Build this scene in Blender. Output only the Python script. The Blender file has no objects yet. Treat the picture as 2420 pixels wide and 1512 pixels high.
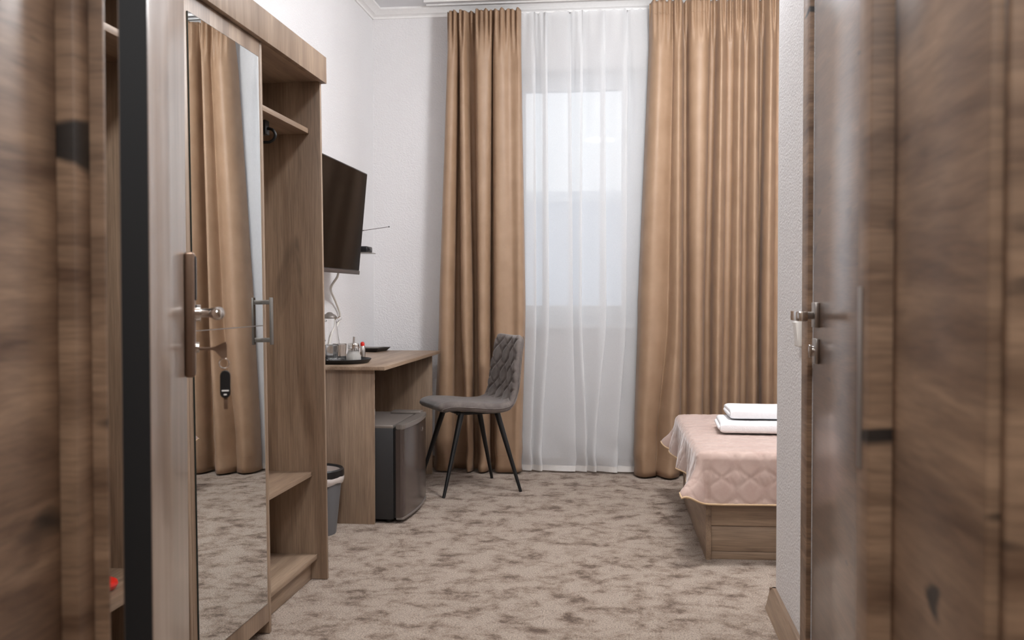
import bpy, bmesh, math, random
from mathutils import Vector, Matrix
random.seed(7)
PI = math.pi
scene = bpy.context.scene
COL = scene.collection

# ---------------------------------------------------------------- camera
cam_d = bpy.data.cameras.new('camera')
cam_d.sensor_width = 36.0
cam_d.lens = 35.0
cam_d.clip_start = 0.02
cam_d.dof.use_dof = True
cam_d.dof.focus_distance = 4.4
cam_d.dof.aperture_fstop = 5.6
cam = bpy.data.objects.new('camera', cam_d)
COL.objects.link(cam)
PITCH, YAW, ROLL = -0.0240, 0.1168, -0.0009
fw = Vector((-math.sin(YAW)*math.cos(PITCH), math.cos(YAW)*math.cos(PITCH), math.sin(PITCH)))
rt = Vector((math.cos(YAW), math.sin(YAW), 0))
upv = rt.cross(fw)
r2 = rt*math.cos(ROLL) + upv*math.sin(ROLL)
u2 = -rt*math.sin(ROLL) + upv*math.cos(ROLL)
mw = Matrix(((r2.x, u2.x, -fw.x, 0), (r2.y, u2.y, -fw.y, 0), (r2.z, u2.z, -fw.z, 1.09), (0, 0, 0, 1)))
cam.matrix_world = mw
scene.camera = cam

# ---------------------------------------------------------------- world (overcast sky)
world = bpy.data.worlds.new('overcast_sky')
scene.world = world
world.use_nodes = True
bg = world.node_tree.nodes['Background']
bg.inputs[0].default_value = (0.88, 0.94, 1.0, 1)
bg.inputs[1].default_value = 1.4

# ---------------------------------------------------------------- exposure
vs = scene.view_settings
vs.view_transform = 'Standard'
vs.look = 'None'
vs.exposure = 0.0
vs.gamma = 1.0
vs.use_curve_mapping = False

# strengths of the room and hall lamps and an added corridor fill (their lights are made in their builder)
LAMP_ROOM, LAMP_HALL, FILL_CORRIDOR = 112.0, 29.0, 46.0
LAMP_TINT = (0.957, 0.975, 1.0)

# ================================================================ helpers
def link(o, parent=None):
    COL.objects.link(o)
    if parent is not None:
        o.parent = parent
    return o

def tag(o, label=None, cat=None, group=None, kind=None):
    if label: o['label'] = label
    if cat: o['category'] = cat
    if group: o['group'] = group
    if kind: o['kind'] = kind
    return o

def empty(name, loc=(0, 0, 0), rz=0.0, ry=0.0):
    o = bpy.data.objects.new(name, None)
    o.empty_display_size = 0.1
    o.location = loc
    o.rotation_euler = (0, ry, rz)
    COL.objects.link(o)
    return o

class MB:
    """collects shapes into one bmesh"""
    def __init__(s):
        s.bm = bmesh.new()
    def box(s, a, b, bev=0.0, seg=2):
        t = bmesh.new()
        bmesh.ops.create_cube(t, size=1.0)
        for v in t.verts:
            v.co = Vector(((a[i]+b[i])/2 + v.co[i]*abs(b[i]-a[i]) for i in range(3)))
        if bev > 0:
            bmesh.ops.bevel(t, geom=list(t.edges), offset=bev, segments=seg, affect='EDGES', profile=0.5)
        s._join(t)
        return s
    def _join(s, t):
        me = bpy.data.meshes.new('tmp')
        t.to_mesh(me); t.free()
        s.bm.from_mesh(me)
        bpy.data.meshes.remove(me)
    def cyl(s, p0, p1, r0, r1=None, n=20):
        r1 = r0 if r1 is None else r1
        return s.tube([p0, p1], [r0, r1], n)
    def tube(s, path, r, n=14, caps=True):
        path = [Vector(p) for p in path]
        if not isinstance(r, (list, tuple)): r = [r]*len(path)
        rings = []
        t0 = (path[1]-path[0]).normalized()
        ref = Vector((0, 0, 1)) if abs(t0.z) < 0.9 else Vector((1, 0, 0))
        nrm = t0.cross(ref).normalized()
        for i, p in enumerate(path):
            if i == 0: t = path[1]-path[0]
            elif i == len(path)-1: t = path[-1]-path[-2]
            else: t = (path[i+1]-path[i]).normalized()+(path[i]-path[i-1]).normalized()
            t.normalize()
            nrm = (nrm - t*nrm.dot(t)).normalized()
            bn = t.cross(nrm)
            rings.append([s.bm.verts.new(p + (nrm*math.cos(2*PI*k/n)+bn*math.sin(2*PI*k/n))*r[i]) for k in range(n)])
        for a, b in zip(rings, rings[1:]):
            for k in range(n):
                s.bm.faces.new((a[k], a[(k+1) % n], b[(k+1) % n], b[k]))
        if caps:
            s.bm.faces.new(rings[0][::-1]); s.bm.faces.new(rings[-1])
        return s
    def lathe(s, prof, c=(0, 0, 0), n=40, closed=False):
        c = Vector(c); rings = []
        for r, z in prof:
            if r < 1e-6: rings.append([s.bm.verts.new(c+Vector((0, 0, z)))])
            else: rings.append([s.bm.verts.new(c+Vector((r*math.cos(2*PI*k/n), r*math.sin(2*PI*k/n), z))) for k in range(n)])
        pairs = list(zip(rings, rings[1:]))
        if closed: pairs.append((rings[-1], rings[0]))
        for a, b in pairs:
            if len(a) == 1 and len(b) == 1: continue
            for k in range(n):
                k2 = (k+1) % n
                if len(a) == 1: s.bm.faces.new((a[0], b[k2], b[k]))
                elif len(b) == 1: s.bm.faces.new((a[k], a[k2], b[0]))
                else: s.bm.faces.new((a[k], a[k2], b[k2], b[k]))
        return s
    def prism(s, poly, axis, lo, hi, bev=0.0):
        """poly in the two other axes (cyclic order), extruded along axis lo..hi"""
        t = bmesh.new()
        def mk(p, h):
            q = [0, 0, 0]; q[axis] = h
            q[(axis+1) % 3] = p[0]; q[(axis+2) % 3] = p[1]
            return t.verts.new(q)
        A = [mk(p, lo) for p in poly]; B = [mk(p, hi) for p in poly]
        n = len(poly)
        t.faces.new(A[::-1]); t.faces.new(B)
        for k in range(n):
            t.faces.new((A[k], A[(k+1) % n], B[(k+1) % n], B[k]))
        bmesh.ops.recalc_face_normals(t, faces=t.faces)
        if bev: bmesh.ops.bevel(t, geom=list(t.edges), offset=bev, segments=2, affect='EDGES')
        s._join(t)
        return s
    def grid(s, pts):
        """pts[i][j] -> quads"""
        V = [[s.bm.verts.new(p) for p in row] for row in pts]
        for i in range(len(V)-1):
            for j in range(len(V[0])-1):
                s.bm.faces.new((V[i][j], V[i][j+1], V[i+1][j+1], V[i+1][j]))
        return s
    def move(s, m):
        s.bm.transform(m); return s
    def build(s, name, mat, parent=None, smooth=40, norm=True):
        if norm: bmesh.ops.recalc_face_normals(s.bm, faces=s.bm.faces)
        me = bpy.data.meshes.new(name)
        s.bm.to_mesh(me); s.bm.free()
        me.materials.append(mat)
        if smooth:
            me.polygons.foreach_set('use_smooth', [True]*len(me.polygons))
            me.set_sharp_from_angle(angle=math.radians(smooth))
        o = bpy.data.objects.new(name, me)
        return link(o, parent)

def catmull(pts, n):
    """dense samples through control points, n per span"""
    P = [Vector(p) for p in pts]
    P = [P[0]*2-P[1]] + P + [P[-1]*2-P[-2]]
    out = []
    for i in range(1, len(P)-2):
        p0, p1, p2, p3 = P[i-1], P[i], P[i+1], P[i+2]
        for k in range(n):
            t = k/n
            out.append(0.5*((2*p1)+(-p0+p2)*t+(2*p0-5*p1+4*p2-p3)*t*t+(-p0+3*p1-3*p2+p3)*t**3))
    out.append(P[-2].copy())
    return out

def lerp(a, b, t): return a+(b-a)*t
def sstep(a, b, x):
    t = min(1, max(0, (x-a)/(b-a))); return t*t*(3-2*t)

# ================================================================ materials
def s2l(c):
    return tuple(((v/255)/12.92 if v/255 <= 0.04045 else ((v/255+0.055)/1.055)**2.4) for v in c)

class NT:
    def __init__(s, name):
        s.m = bpy.data.materials.new(name); s.m.use_nodes = True
        s.t = s.m.node_tree; s.b = s.t.nodes['Principled BSDF']
        s.out = s.t.nodes['Material Output']
    def n(s, typ, **k):
        nd = s.t.nodes.new(typ)
        for a, v in k.items():
            if a.startswith('i_'):
                key = a[2:]
                key = int(key) if key.isdigit() else key.replace('_', ' ')
                nd.inputs[key].default_value = v
            else: setattr(nd, a, v)
        return nd
    def l(s, a, b): s.t.links.new(a, b); return s
    def ramp(s, stops, interp='LINEAR'):
        r = s.n('ShaderNodeValToRGB'); e = r.color_ramp.elements
        r.color_ramp.interpolation = interp
        while len(e) < len(stops): e.new(0.5)
        for k, (p, c) in enumerate(stops):
            e[k].position = p
            e[k].color = (c, c, c, 1) if isinstance(c, (int, float)) else tuple(c)+(1,)
        return r
    def coords(s, scale, rand=True):
        tc = s.n('ShaderNodeTexCoord'); mp = s.n('ShaderNodeMapping')
        mp.inputs['Scale'].default_value = scale
        if rand:
            oi = s.n('ShaderNodeObjectInfo'); mu = s.n('ShaderNodeMath', operation='MULTIPLY', i_1=23.7)
            s.l(oi.outputs['Random'], mu.inputs[0])
            s.l(mu.outputs[0], mp.inputs['Location'])
        s.l(tc.outputs['Object'], mp.inputs['Vector'])
        return mp.outputs[0]
    def mix(s, fac, a, b, blend='MIX'):
        mx = s.n('ShaderNodeMix', data_type='RGBA', blend_type=blend)
        if isinstance(fac, (int, float)): mx.inputs[0].default_value = fac
        else: s.l(fac, mx.inputs[0])
        for sock, v in ((mx.inputs[6], a), (mx.inputs[7], b)):
            if isinstance(v, tuple): sock.default_value = v+(1,) if len(v) == 3 else v
            else: s.l(v, sock)
        return mx.outputs[2]
    def bump(s, h, strength, dist=0.002, prev=None):
        b = s.n('ShaderNodeBump'); b.inputs['Strength'].default_value = strength
        b.inputs['Distance'].default_value = dist
        s.l(h, b.inputs['Height'])
        if prev is not None: s.l(prev, b.inputs['Normal'])
        return b.outputs[0]

def plain(name, rgb, rough=0.5, metal=0.0, spec=0.5, coat=0.0, noise=0.0, nscale=60, bump=0.0, bscale=200, **kw):
    t = NT(name)
    c = s2l(rgb)
    t.b.inputs['Roughness'].default_value = rough
    t.b.inputs['Metallic'].default_value = metal
    t.b.inputs['Specular IOR Level'].default_value = spec
    t.b.inputs['Coat Weight'].default_value = coat
    co = t.coords((1, 1, 1))
    nz = t.n('ShaderNodeTexNoise', i_Scale=nscale, i_Detail=4)
    t.l(co, nz.inputs['Vector'])
    k = max(noise, 0.02)
    rp = t.ramp([(0.3, tuple(v*(1-k) for v in c)), (0.7, tuple(min(1, v*(1+k)) for v in c))])
    t.l(nz.outputs[0], rp.inputs[0]); t.l(rp.outputs[0], t.b.inputs['Base Color'])
    if bump:
        n2 = t.n('ShaderNodeTexNoise', i_Scale=bscale, i_Detail=3)
        t.l(co, n2.inputs['Vector'])
        t.l(t.bump(n2.outputs[0], bump), t.b.inputs['Normal'])
    for a, v in kw.items():
        t.b.inputs[a.replace('_', ' ')].default_value = v
    return t.m

def wood(name, axis, light, dark, crack, rough=0.45, coat=0.0, across=14.0, along=0.9, contrast=1.0, knots=0.5, coat_rough=0.2, swirl=0.5):
    """oak foil: grain stretched along axis"""
    t = NT(name)
    L, D, K = s2l(light), s2l(dark), s2l(crack)
    sc = [across]*3; sc[axis] = along
    co = t.coords(tuple(sc))
    big = t.n('ShaderNodeTexNoise', i_Scale=1.0, i_Detail=5, i_Roughness=0.55, i_Distortion=swirl)
    t.l(co, big.inputs['Vector'])
    sf = [across*9]*3; sf[axis] = along*5
    cf = t.coords(tuple(sf))
    fine = t.n('ShaderNodeTexNoise', i_Scale=1.6, i_Detail=4, i_Roughness=0.65, i_Distortion=0.2)
    t.l(cf, fine.inputs['Vector'])
    r1 = t.ramp([(0.5-0.22/contrast, D), (0.5+0.2/contrast, L)])
    t.l(big.outputs[0], r1.inputs[0])
    r2 = t.ramp([(0.32, 0.72), (0.62, 1.06)])
    t.l(fine.outputs[0], r2.inputs[0])
    c = t.mix(1.0, r1.outputs[0], r2.outputs[0], 'MULTIPLY')
    # dark cracks and knots
    sk = [across*0.55]*3; sk[axis] = along*1.3
    ck = t.coords(tuple(sk))
    kn = t.n('ShaderNodeTexNoise', i_Scale=1.3, i_Detail=3, i_Roughness=0.5, i_Distortion=1.2)
    t.l(ck, kn.inputs['Vector'])
    r3 = t.ramp([(0.64, 0.0), (0.76, knots)])
    t.l(kn.outputs[0], r3.inputs[0])
    c = t.mix(r3.outputs[0], c, K)
    t.l(c, t.b.inputs['Base Color'])
    t.b.inputs['Roughness'].default_value = rough
    t.b.inputs['Specular IOR Level'].default_value = 0.6
    t.b.inputs['Coat Weight'].default_value = coat
    t.b.inputs['Coat Roughness'].default_value = coat_rough
    t.l(t.bump(fine.outputs[0], 0.18, 0.0008), t.b.inputs['Normal'])
    return t.m

WL, WD, WK = (172, 148, 125), (120, 96, 76), (60, 46, 37)
M = {}
M['wood_z'] = wood('oak_vertical', 2, WL, WD, WK)
M['wood_y'] = wood('oak_lengthwise', 1, WL, WD, WK)
M['wood_x'] = wood('oak_crosswise', 0, WL, WD, WK)
M['frame'] = wood('frame_oak', 0, (158, 128, 102), (92, 68, 50), (20, 16, 14), rough=0.42, coat=0.25, across=9.0, along=2.0, contrast=1.0, knots=0.95, coat_rough=0.25, swirl=1.2)
def frame_wood(name, coat, rough, lt=(160, 130, 104), dk_=(98, 73, 55)):
    t = NT(name)
    L, D, K = s2l(lt), s2l(dk_), s2l((18, 16, 15))
    co = t.coords((2.2, 2.2, 12.0))
    big = t.n('ShaderNodeTexNoise', i_Scale=1.0, i_Detail=6, i_Roughness=0.55, i_Distortion=1.4)
    t.l(co, big.inputs['Vector'])
    cf = t.coords((9, 9, 130))
    fine = t.n('ShaderNodeTexNoise', i_Scale=1.5, i_Detail=4, i_Roughness=0.6, i_Distortion=0.5)
    t.l(cf, fine.inputs['Vector'])
    r1 = t.ramp([(0.3, D), (0.7, L)]); t.l(big.outputs[0], r1.inputs[0])
    r2_ = t.ramp([(0.32, 0.72), (0.62, 1.06)]); t.l(fine.outputs[0], r2_.inputs[0])
    c = t.mix(1.0, r1.outputs[0], r2_.outputs[0], 'MULTIPLY')
    ck = t.coords((2.6, 2.6, 9.0))
    kn = t.n('ShaderNodeTexNoise', i_Scale=1.5, i_Detail=2, i_Roughness=0.4, i_Distortion=0.8)
    t.l(ck, kn.inputs['Vector'])
    r3 = t.ramp([(0.69, 0.0), (0.74, 0.95)]); t.l(kn.outputs[0], r3.inputs[0])
    c = t.mix(r3.outputs[0], c, K)
    t.l(c, t.b.inputs['Base Color'])
    t.b.inputs['Roughness'].default_value = rough
    t.b.inputs['Coat Weight'].default_value = coat
    t.b.inputs['Coat Roughness'].default_value = 0.22
    t.l(t.bump(fine.outputs[0], 0.15, 0.0008), t.b.inputs['Normal'])
    return t.m
M['frame'] = frame_wood('door_frame_oak', 0.12, 0.5)
M['leaf2'] = frame_wood('bathroom_door_oak', 1.0, 0.38, (120, 92, 72), (78, 56, 43))
M['leaf'] = wood('entrance_door_oak', 2, (170, 147, 129), (140, 115, 97), (104, 84, 70), rough=0.38, coat=1.0, across=12, along=1.2, knots=0.5)
M['black_edge'] = plain('black_door_edge', (14, 15, 17), 0.6)

def wall_mat(name, rgb, bscale, bst):
    t = NT(name); c = s2l(rgb)
    co = t.coords((1, 1, 1), rand=False)
    nz = t.n('ShaderNodeTexNoise', i_Scale=2.0, i_Detail=3); t.l(co, nz.inputs['Vector'])
    rp = t.ramp([(0.3, tuple(v*0.97 for v in c)), (0.7, c)]); t.l(nz.outputs[0], rp.inputs[0])
    t.l(rp.outputs[0], t.b.inputs['Base Color'])
    t.b.inputs['Roughness'].default_value = 0.75
    t.b.inputs['Specular IOR Level'].default_value = 0.25
    n2 = t.n('ShaderNodeTexNoise', i_Scale=bscale, i_Detail=2, i_Roughness=0.5); t.l(co, n2.inputs['Vector'])
    r2_ = t.ramp([(0.35, 0.0), (0.65, 1.0)]); t.l(n2.outputs[0], r2_.inputs[0])
    t.l(t.bump(r2_.outputs[0], bst, 0.002), t.b.inputs['Normal'])
    return t.m
M['wall'] = wall_mat('textured_white_wall', (236, 234, 234), 130, 0.65)
M['ceiling'] = wall_mat('ceiling_paint', (236, 236, 238), 60, 0.05)
M['white_trim'] = plain('white_moulding', (242, 240, 238), 0.5)
M['white_frame'] = plain('white_plastic_frame', (240, 242, 244), 0.35)
M['white_plastic'] = plain('white_switch_plastic', (246, 244, 240), 0.3)

def carpet():
    t = NT('beige_carpet')
    co = t.coords((1, 1, 1), rand=False)
    cs = t.coords((4.4, 4.4, 1), rand=False)
    big = t.n('ShaderNodeTexNoise', i_Scale=2.0, i_Detail=8, i_Roughness=0.72, i_Distortion=0.2); t.l(cs, big.inputs['Vector'])
    r1 = t.ramp([(0.37, s2l((104, 84, 70))), (0.46, s2l((158, 139, 123))), (0.55, s2l((180, 163, 148)))])
    t.l(big.outputs[0], r1.inputs[0])
    sp = t.n('ShaderNodeTexNoise', i_Scale=175.0, i_Detail=3, i_Roughness=0.7); t.l(co, sp.inputs['Vector'])
    r2_ = t.ramp([(0.34, 0.40), (0.5, 0.92), (0.66, 1.28)]); t.l(sp.outputs[0], r2_.inputs[0])
    c = t.mix(1.0, r1.outputs[0], r2_.outputs[0], 'MULTIPLY')
    t.l(c, t.b.inputs['Base Color'])
    t.b.inputs['Roughness'].default_value = 0.95
    t.b.inputs['Specular IOR Level'].default_value = 0.1
    t.b.inputs['Sheen Weight'].default_value = 0.15
    t.l(t.bump(sp.outputs[0], 0.9, 0.006), t.b.inputs['Normal'])
    return t.m
M['carpet'] = carpet()

def satin():
    t = NT('tan_satin_curtain')
    co = t.coords((1, 1, 1))
    nz = t.n('ShaderNodeTexNoise', i_Scale=9, i_Detail=4); t.l(co, nz.inputs['Vector'])
    rp = t.ramp([(0.3, s2l((152, 122, 95))), (0.7, s2l((164, 134, 107)))]); t.l(nz.outputs[0], rp.inputs[0])
    t.l(rp.outputs[0], t.b.inputs['Base Color'])
    t.b.inputs['Roughness'].default_value = 0.55
    t.b.inputs['Specular IOR Level'].default_value = 0.6
    t.b.inputs['Sheen Weight'].default_value = 0.08
    t.b.inputs['Sheen Roughness'].default_value = 0.4
    cw = t.coords((900, 900, 260))
    wv = t.n('ShaderNodeTexNoise', i_Scale=1.0, i_Detail=1); t.l(cw, wv.inputs['Vector'])
    t.l(t.bump(wv.outputs[0], 0.12, 0.0006), t.b.inputs['Normal'])
    return t.m
M['satin'] = satin()

def sheer():
    t = NT('white_sheer_voile')
    t.t.nodes.remove(t.b)
    tr = t.n('ShaderNodeBsdfTransparent'); tr.inputs[0].default_value = (1, 1, 1, 1)
    tl = t.n('ShaderNodeBsdfTranslucent'); tl.inputs[0].default_value = (0.9, 0.91, 0.92, 1)
    df = t.n('ShaderNodeBsdfDiffuse'); df.inputs[0].default_value = (0.92, 0.915, 0.915, 1)
    m1 = t.n('ShaderNodeMixShader'); m1.inputs[0].default_value = 0.42
    t.l(df.outputs[0], m1.inputs[1]); t.l(tl.outputs[0], m1.inputs[2])
    m2 = t.n('ShaderNodeMixShader')
    co = t.coords((500, 500, 500))
    nz = t.n('ShaderNodeTexNoise', i_Scale=1.0, i_Detail=1); t.l(co, nz.inputs['Vector'])
    rp = t.ramp([(0.3, 0.72), (0.7, 0.80)]); t.l(nz.outputs[0], rp.inputs[0])
    t.l(rp.outputs[0], m2.inputs[0])
    t.l(tr.outputs[0], m2.inputs[1]); t.l(m1.outputs[0], m2.inputs[2])
    t.l(m2.outputs[0], t.out.inputs[0])
    return t.m
M['sheer'] = sheer()
M['sheer_hem'] = plain('white_sheer_hem', (228, 224, 220), 0.7, bump=0.2, bscale=400)

def glassy(name, tint=(1, 1, 1), rough=0.0, ior=1.45):
    t = NT(name)
    t.b.inputs['Base Color'].default_value = tint+(1,)
    t.b.inputs['Transmission Weight'].default_value = 1.0
    t.b.inputs['Roughness'].default_value = rough
    t.b.inputs['IOR'].default_value = ior
    return t.m
M['glass'] = glassy('clear_glass')
def pane():
    t = NT('window_pane')
    t.t.nodes.remove(t.b)
    tr = t.n('ShaderNodeBsdfTransparent'); gl = t.n('ShaderNodeBsdfGlossy'); gl.inputs['Roughness'].default_value = 0.02
    fr = t.n('ShaderNodeFresnel', i_IOR=1.45); mx = t.n('ShaderNodeMixShader')
    t.l(fr.outputs[0], mx.inputs[0]); t.l(tr.outputs[0], mx.inputs[1]); t.l(gl.outputs[0], mx.inputs[2])
    t.l(mx.outputs[0], t.out.inputs[0]); return t.m
M['pane'] = pane()
M['mirror'] = plain('mirror_silver', (236, 238, 238), 0.0, metal=1.0)
M['mirror_edge'] = plain('mirror_edge_glass', (38, 48, 46), 0.2)
M['steel'] = plain('brushed_steel', (176, 172, 168), 0.3, metal=1.0)
M['lock'] = plain('bronze_lock_plate', (140, 118, 102), 0.4, metal=0.85)
M['chrome'] = plain('polished_chrome', (212, 208, 204), 0.14, metal=1.0)
M['alu'] = plain('grey_handle', (140, 138, 134), 0.38, metal=0.8)
M['black'] = plain('black_plastic', (18, 18, 20), 0.4)
M['black_gloss'] = plain('black_glass', (5, 6, 8), 0.3, spec=0.25)
M['black_metal'] = plain('black_painted_steel', (12, 12, 13), 0.45)
M['screen'] = plain('tv_screen', (5, 4, 4), 0.12, spec=0.13)
M['tv_body'] = plain('tv_bezel', (40, 36, 35), 0.4)
M['tv_strip'] = plain('tv_lower_strip', (76, 66, 62), 0.4)
M['white_cable'] = plain('white_cable', (226, 222, 214), 0.5)
M['fridge'] = plain('fridge_dark_grey', (48, 48, 49), 0.42, metal=0.2, bump=0.12, bscale=500)
M['fridge_door'] = plain('fridge_door_gloss', (96, 86, 82), 0.2, metal=0.55)
M['fridge_trim'] = plain('fridge_trim_grey', (128, 120, 114), 0.35, metal=0.3)
M['bin'] = plain('bin_grey_plastic', (102, 102, 104), 0.5)
M['bag'] = plain('thin_bag_film', (196, 186, 180), 0.25, bump=0.4, bscale=60)
M['red'] = plain('red_plastic', (214, 36, 22), 0.35)
M['sugar'] = plain('white_sugar', (238, 234, 228), 0.8, bump=0.3, bscale=700)
M['towel'] = plain('white_terry', (246, 245, 246), 0.95, spec=0.1, bump=0.8, bscale=420)
M['building'] = plain('pale_render', (196, 202, 212), 0.8)
M['roofing'] = plain('pale_roof_edge', (210, 214, 220), 0.7)
M['lamp_glow'] = NT('lamp_diffuser').m
_b = M['lamp_glow'].node_tree.nodes['Principled BSDF']
_b.inputs['Emission Color'].default_value = (1, 0.95, 0.88, 1); _b.inputs['Emission Strength'].default_value = 4.0
M['corridor_floor'] = plain('corridor_floor', (120, 96, 78), 0.5, noise=0.15, nscale=6)
M['corridor_wall'] = plain('corridor_wall', (170, 150, 132), 0.8)

def velvet(name, a, b):
    t = NT(name)
    co = t.coords((1, 1, 1))
    nz = t.n('ShaderNodeTexNoise', i_Scale=18, i_Detail=5, i_Roughness=0.6); t.l(co, nz.inputs['Vector'])
    rp = t.ramp([(0.35, s2l(a)), (0.65, s2l(b))]); t.l(nz.outputs[0], rp.inputs[0])
    t.l(rp.outputs[0], t.b.inputs['Base Color'])
    t.b.inputs['Roughness'].default_value = 0.85; t.b.inputs['Specular IOR Level'].default_value = 0.2
    t.b.inputs['Sheen Weight'].default_value = 0.5; t.b.inputs['Sheen Roughness'].default_value = 0.35
    n2 = t.n('ShaderNodeTexNoise', i_Scale=600, i_Detail=1); t.l(co, n2.inputs['Vector'])
    t.l(t.bump(n2.outputs[0], 0.25, 0.0008), t.b.inputs['Normal'])
    return t.m
M['velvet'] = velvet('grey_velvet', (100, 92, 88), (124, 115, 110))
M['quilt'] = velvet('dusty_pink_quilt', (188, 162, 151), (198, 174, 163))
M['quilt_edge'] = plain('beige_quilt_binding', (206, 176, 140), 0.7)
M['mattress'] = plain('mattress_ticking', (226, 222, 216), 0.9)

# ================================================================ the setting
LX, BY, RX, CZ = -1.62, 6.22, 2.30, 2.90       # left wall, back wall, right wall, ceiling
HX, HY = 0.51, 3.52                            # hall's right wall plane, its end corner
EY0, EY1 = 0.817, 1.13                         # entrance wall, corridor side and room side

def struct(mb, name, mat, label, cat, smooth=0):
    return tag(mb.build(name, mat, None, smooth=smooth), label, cat, None, 'structure')

struct(MB().box((LX-.2, EY1-.02, -.12), (RX+.2, BY+.25, 0)), 'floor', M['carpet'], 'mottled beige and taupe pile carpet covering the room floor', 'floor')
struct(MB().box((-2.2, -1.9, -.12), (2.2, EY1-.02, -.002)), 'floor_corridor', M['corridor_floor'], 'plain brown corridor floor in front of the entrance', 'floor')
struct(MB().box((LX-.2, EY1, CZ), (RX+.2, BY+.25, CZ+.12)), 'ceiling', M['ceiling'], 'plain white ceiling of the hotel room', 'ceiling')
struct(MB().box((-2.2, -1.9, 2.7), (2.2, EY0, 2.82)), 'ceiling_corridor', M['ceiling'], 'low plain ceiling of the corridor outside', 'ceiling')
struct(MB().box((LX-.2, EY1, 0), (LX, BY, CZ)), 'wall_left', M['wall'], 'white textured wall behind the wardrobe and television', 'wall')
struct(MB().box((RX, HY, 0), (RX+.2, BY, CZ)), 'wall_right', M['wall'], 'white textured wall at the far side of the bed', 'wall')
# back wall with window opening
WX0, WX1, WZ0, WZ1 = -0.78, 0.12, 0.90, 2.50
b = MB()
b.box((LX-.2, BY, 0), (WX0, BY+.25, CZ)).box((WX1, BY, 0), (RX+.2, BY+.25, CZ))
b.box((WX0, BY, 0), (WX1, BY+.25, WZ0)).box((WX0, BY, WZ1), (WX1, BY+.25, CZ))
struct(b, 'wall_back', M['wall'], 'white textured window wall behind the curtains', 'wall')
# hall's right wall with bathroom doorway, and the front wall of the bed area
DY0, DY1, DZ = 2.04, 2.86, 2.06
b = MB()
b.box((HX, EY1, 0), (HX+.1, DY0, CZ)).box((HX, DY1, 0), (HX+.1, HY-.1, CZ)).box((HX, DY0, DZ), (HX+.1, DY1, CZ))
b.box((HX, HY-.1, 0), (RX+.2, HY, CZ))
struct(b, 'wall_hall', M['wall'], 'pale grey textured stub wall between bathroom door and bed', 'wall')
# entrance wall around the doorway
OX0, OX1, OZ = -0.68, 0.30, 2.09
b = MB()
b.box((-2.2, EY0, 0), (OX0, EY1, CZ)).box((OX1, EY0, 0), (2.2, EY1, CZ)).box((OX0, EY0, OZ+.03), (OX1, EY1, CZ))
struct(b, 'wall_entrance', M['corridor_wall'], 'wall around the entrance doorway', 'wall')
b = MB()
b.box((-2.3, -1.9, 0), (-2.2, EY1, 2.82)).box((2.2, -1.9, 0), (2.3, EY1, 2.82)).box((-2.3, -2.0, 0), (2.3, -1.9, 2.82))
struct(b, 'wall_corridor', M['corridor_wall'], 'plain walls of the corridor behind the viewer', 'wall')

# crown moulding: stepped profile, back wall and left wall
def crown(a, c):
    # profile (distance from wall, z below ceiling)
    return [(0, 0), (a, 0), (a, -.012), (a*.72, -.02), (a*.45, -.035), (a*.25, -c+.018), (a*.12, -c+.012), (a*.12, -c), (0, -c)]
pr = crown(.07, .055)
b = MB().prism([(BY-d, CZ+z) for d, z in pr], 0, LX, RX)
struct(b, 'trim_1', M['white_trim'], 'white crown moulding above the window curtains', 'moulding', 30)
b = MB().prism([(CZ+z, LX+d) for d, z in pr], 1, EY1, BY-.001)
struct(b, 'trim_2', M['white_trim'], 'white crown moulding along the television wall', 'moulding', 30)
# baseboards
bp = [(0, 0), (.036, 0), (.03, .02), (.02, .066), (.012, .075), (0, .075)]
b = MB().prism([(z, HX-d) for d, z in bp], 1, 2.957, HY+.012)
b.prism([(HY+d, z) for d, z in bp], 0, HX-.02, 1.2)
struct(b, 'baseboard_hall', M['wood_y'], 'light oak skirting board at the foot of the stub wall', 'skirting', 30)
b = MB().prism([(BY-d*.5, z) for d, z in bp], 0, LX, RX)
struct(b, 'baseboard_back', M['wood_x'], 'light oak skirting board under the window', 'skirting', 30)
b = MB().prism([(z, LX+d*.5) for d, z in bp], 1, 3.72, BY-.02)
struct(b, 'baseboard_left', M['wood_y'], 'light oak skirting board along the television wall', 'skirting', 30)

# ---------------------------------------------------------------- window
w = empty('window_1', (0, BY+.14, 0)); tag(w, 'white framed window glowing behind the sheer curtain', 'window', None, 'structure')
fx0, fx1, fz0, fz1 = WX0, WX1, WZ0+.02, WZ1
b = MB()
for a, c in (((fx0, 0, fz0), (fx0+.05, .07, fz1)), ((fx1-.05, 0, fz0), (fx1, .07, fz1)), ((fx0+.05, 0, fz0), (fx1-.05, .07, fz0+.05)), ((fx0+.05, 0, fz1-.05), (fx1-.05, .07, fz1))):
    b.box(a, c, .004)
b.build('window_frame', M['white_frame'], w)
b = MB()
gx0, gx1, gz0, gz1 = -.657, -.048, 1.03, 2.39
for a, c in (((fx0+.045, -.015, fz0+.045), (gx0, .05, fz1-.045)), ((gx1, -.015, fz0+.045), (fx1-.045, .05, fz1-.045)), ((gx0, -.015, fz0+.045), (gx1, .05, gz0)), ((gx0, -.015, gz1), (gx1, .05, fz1-.045))):
    b.box(a, c, .004)
sash = b.build('sash', M['white_frame'], w)
MB().box((gx0-.005, .012, gz0-.005), (gx1+.005, .024, gz1+.005)).build('pane', M['pane'], sash)
b = MB().box((gx0-.035, -.03, 1.62), (gx0-.015, -.015, 1.68), .003).box((gx0-.032, -.055, 1.56), (gx0-.018, -.03, 1.66), .004)
b.build('window_handle', M['white_plastic'], sash)
MB().box((fx0-.03, -.185, WZ0-.012), (fx1+.03, .0, WZ0+.018), .006).build('window_sill', M['white_frame'], w)

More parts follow.
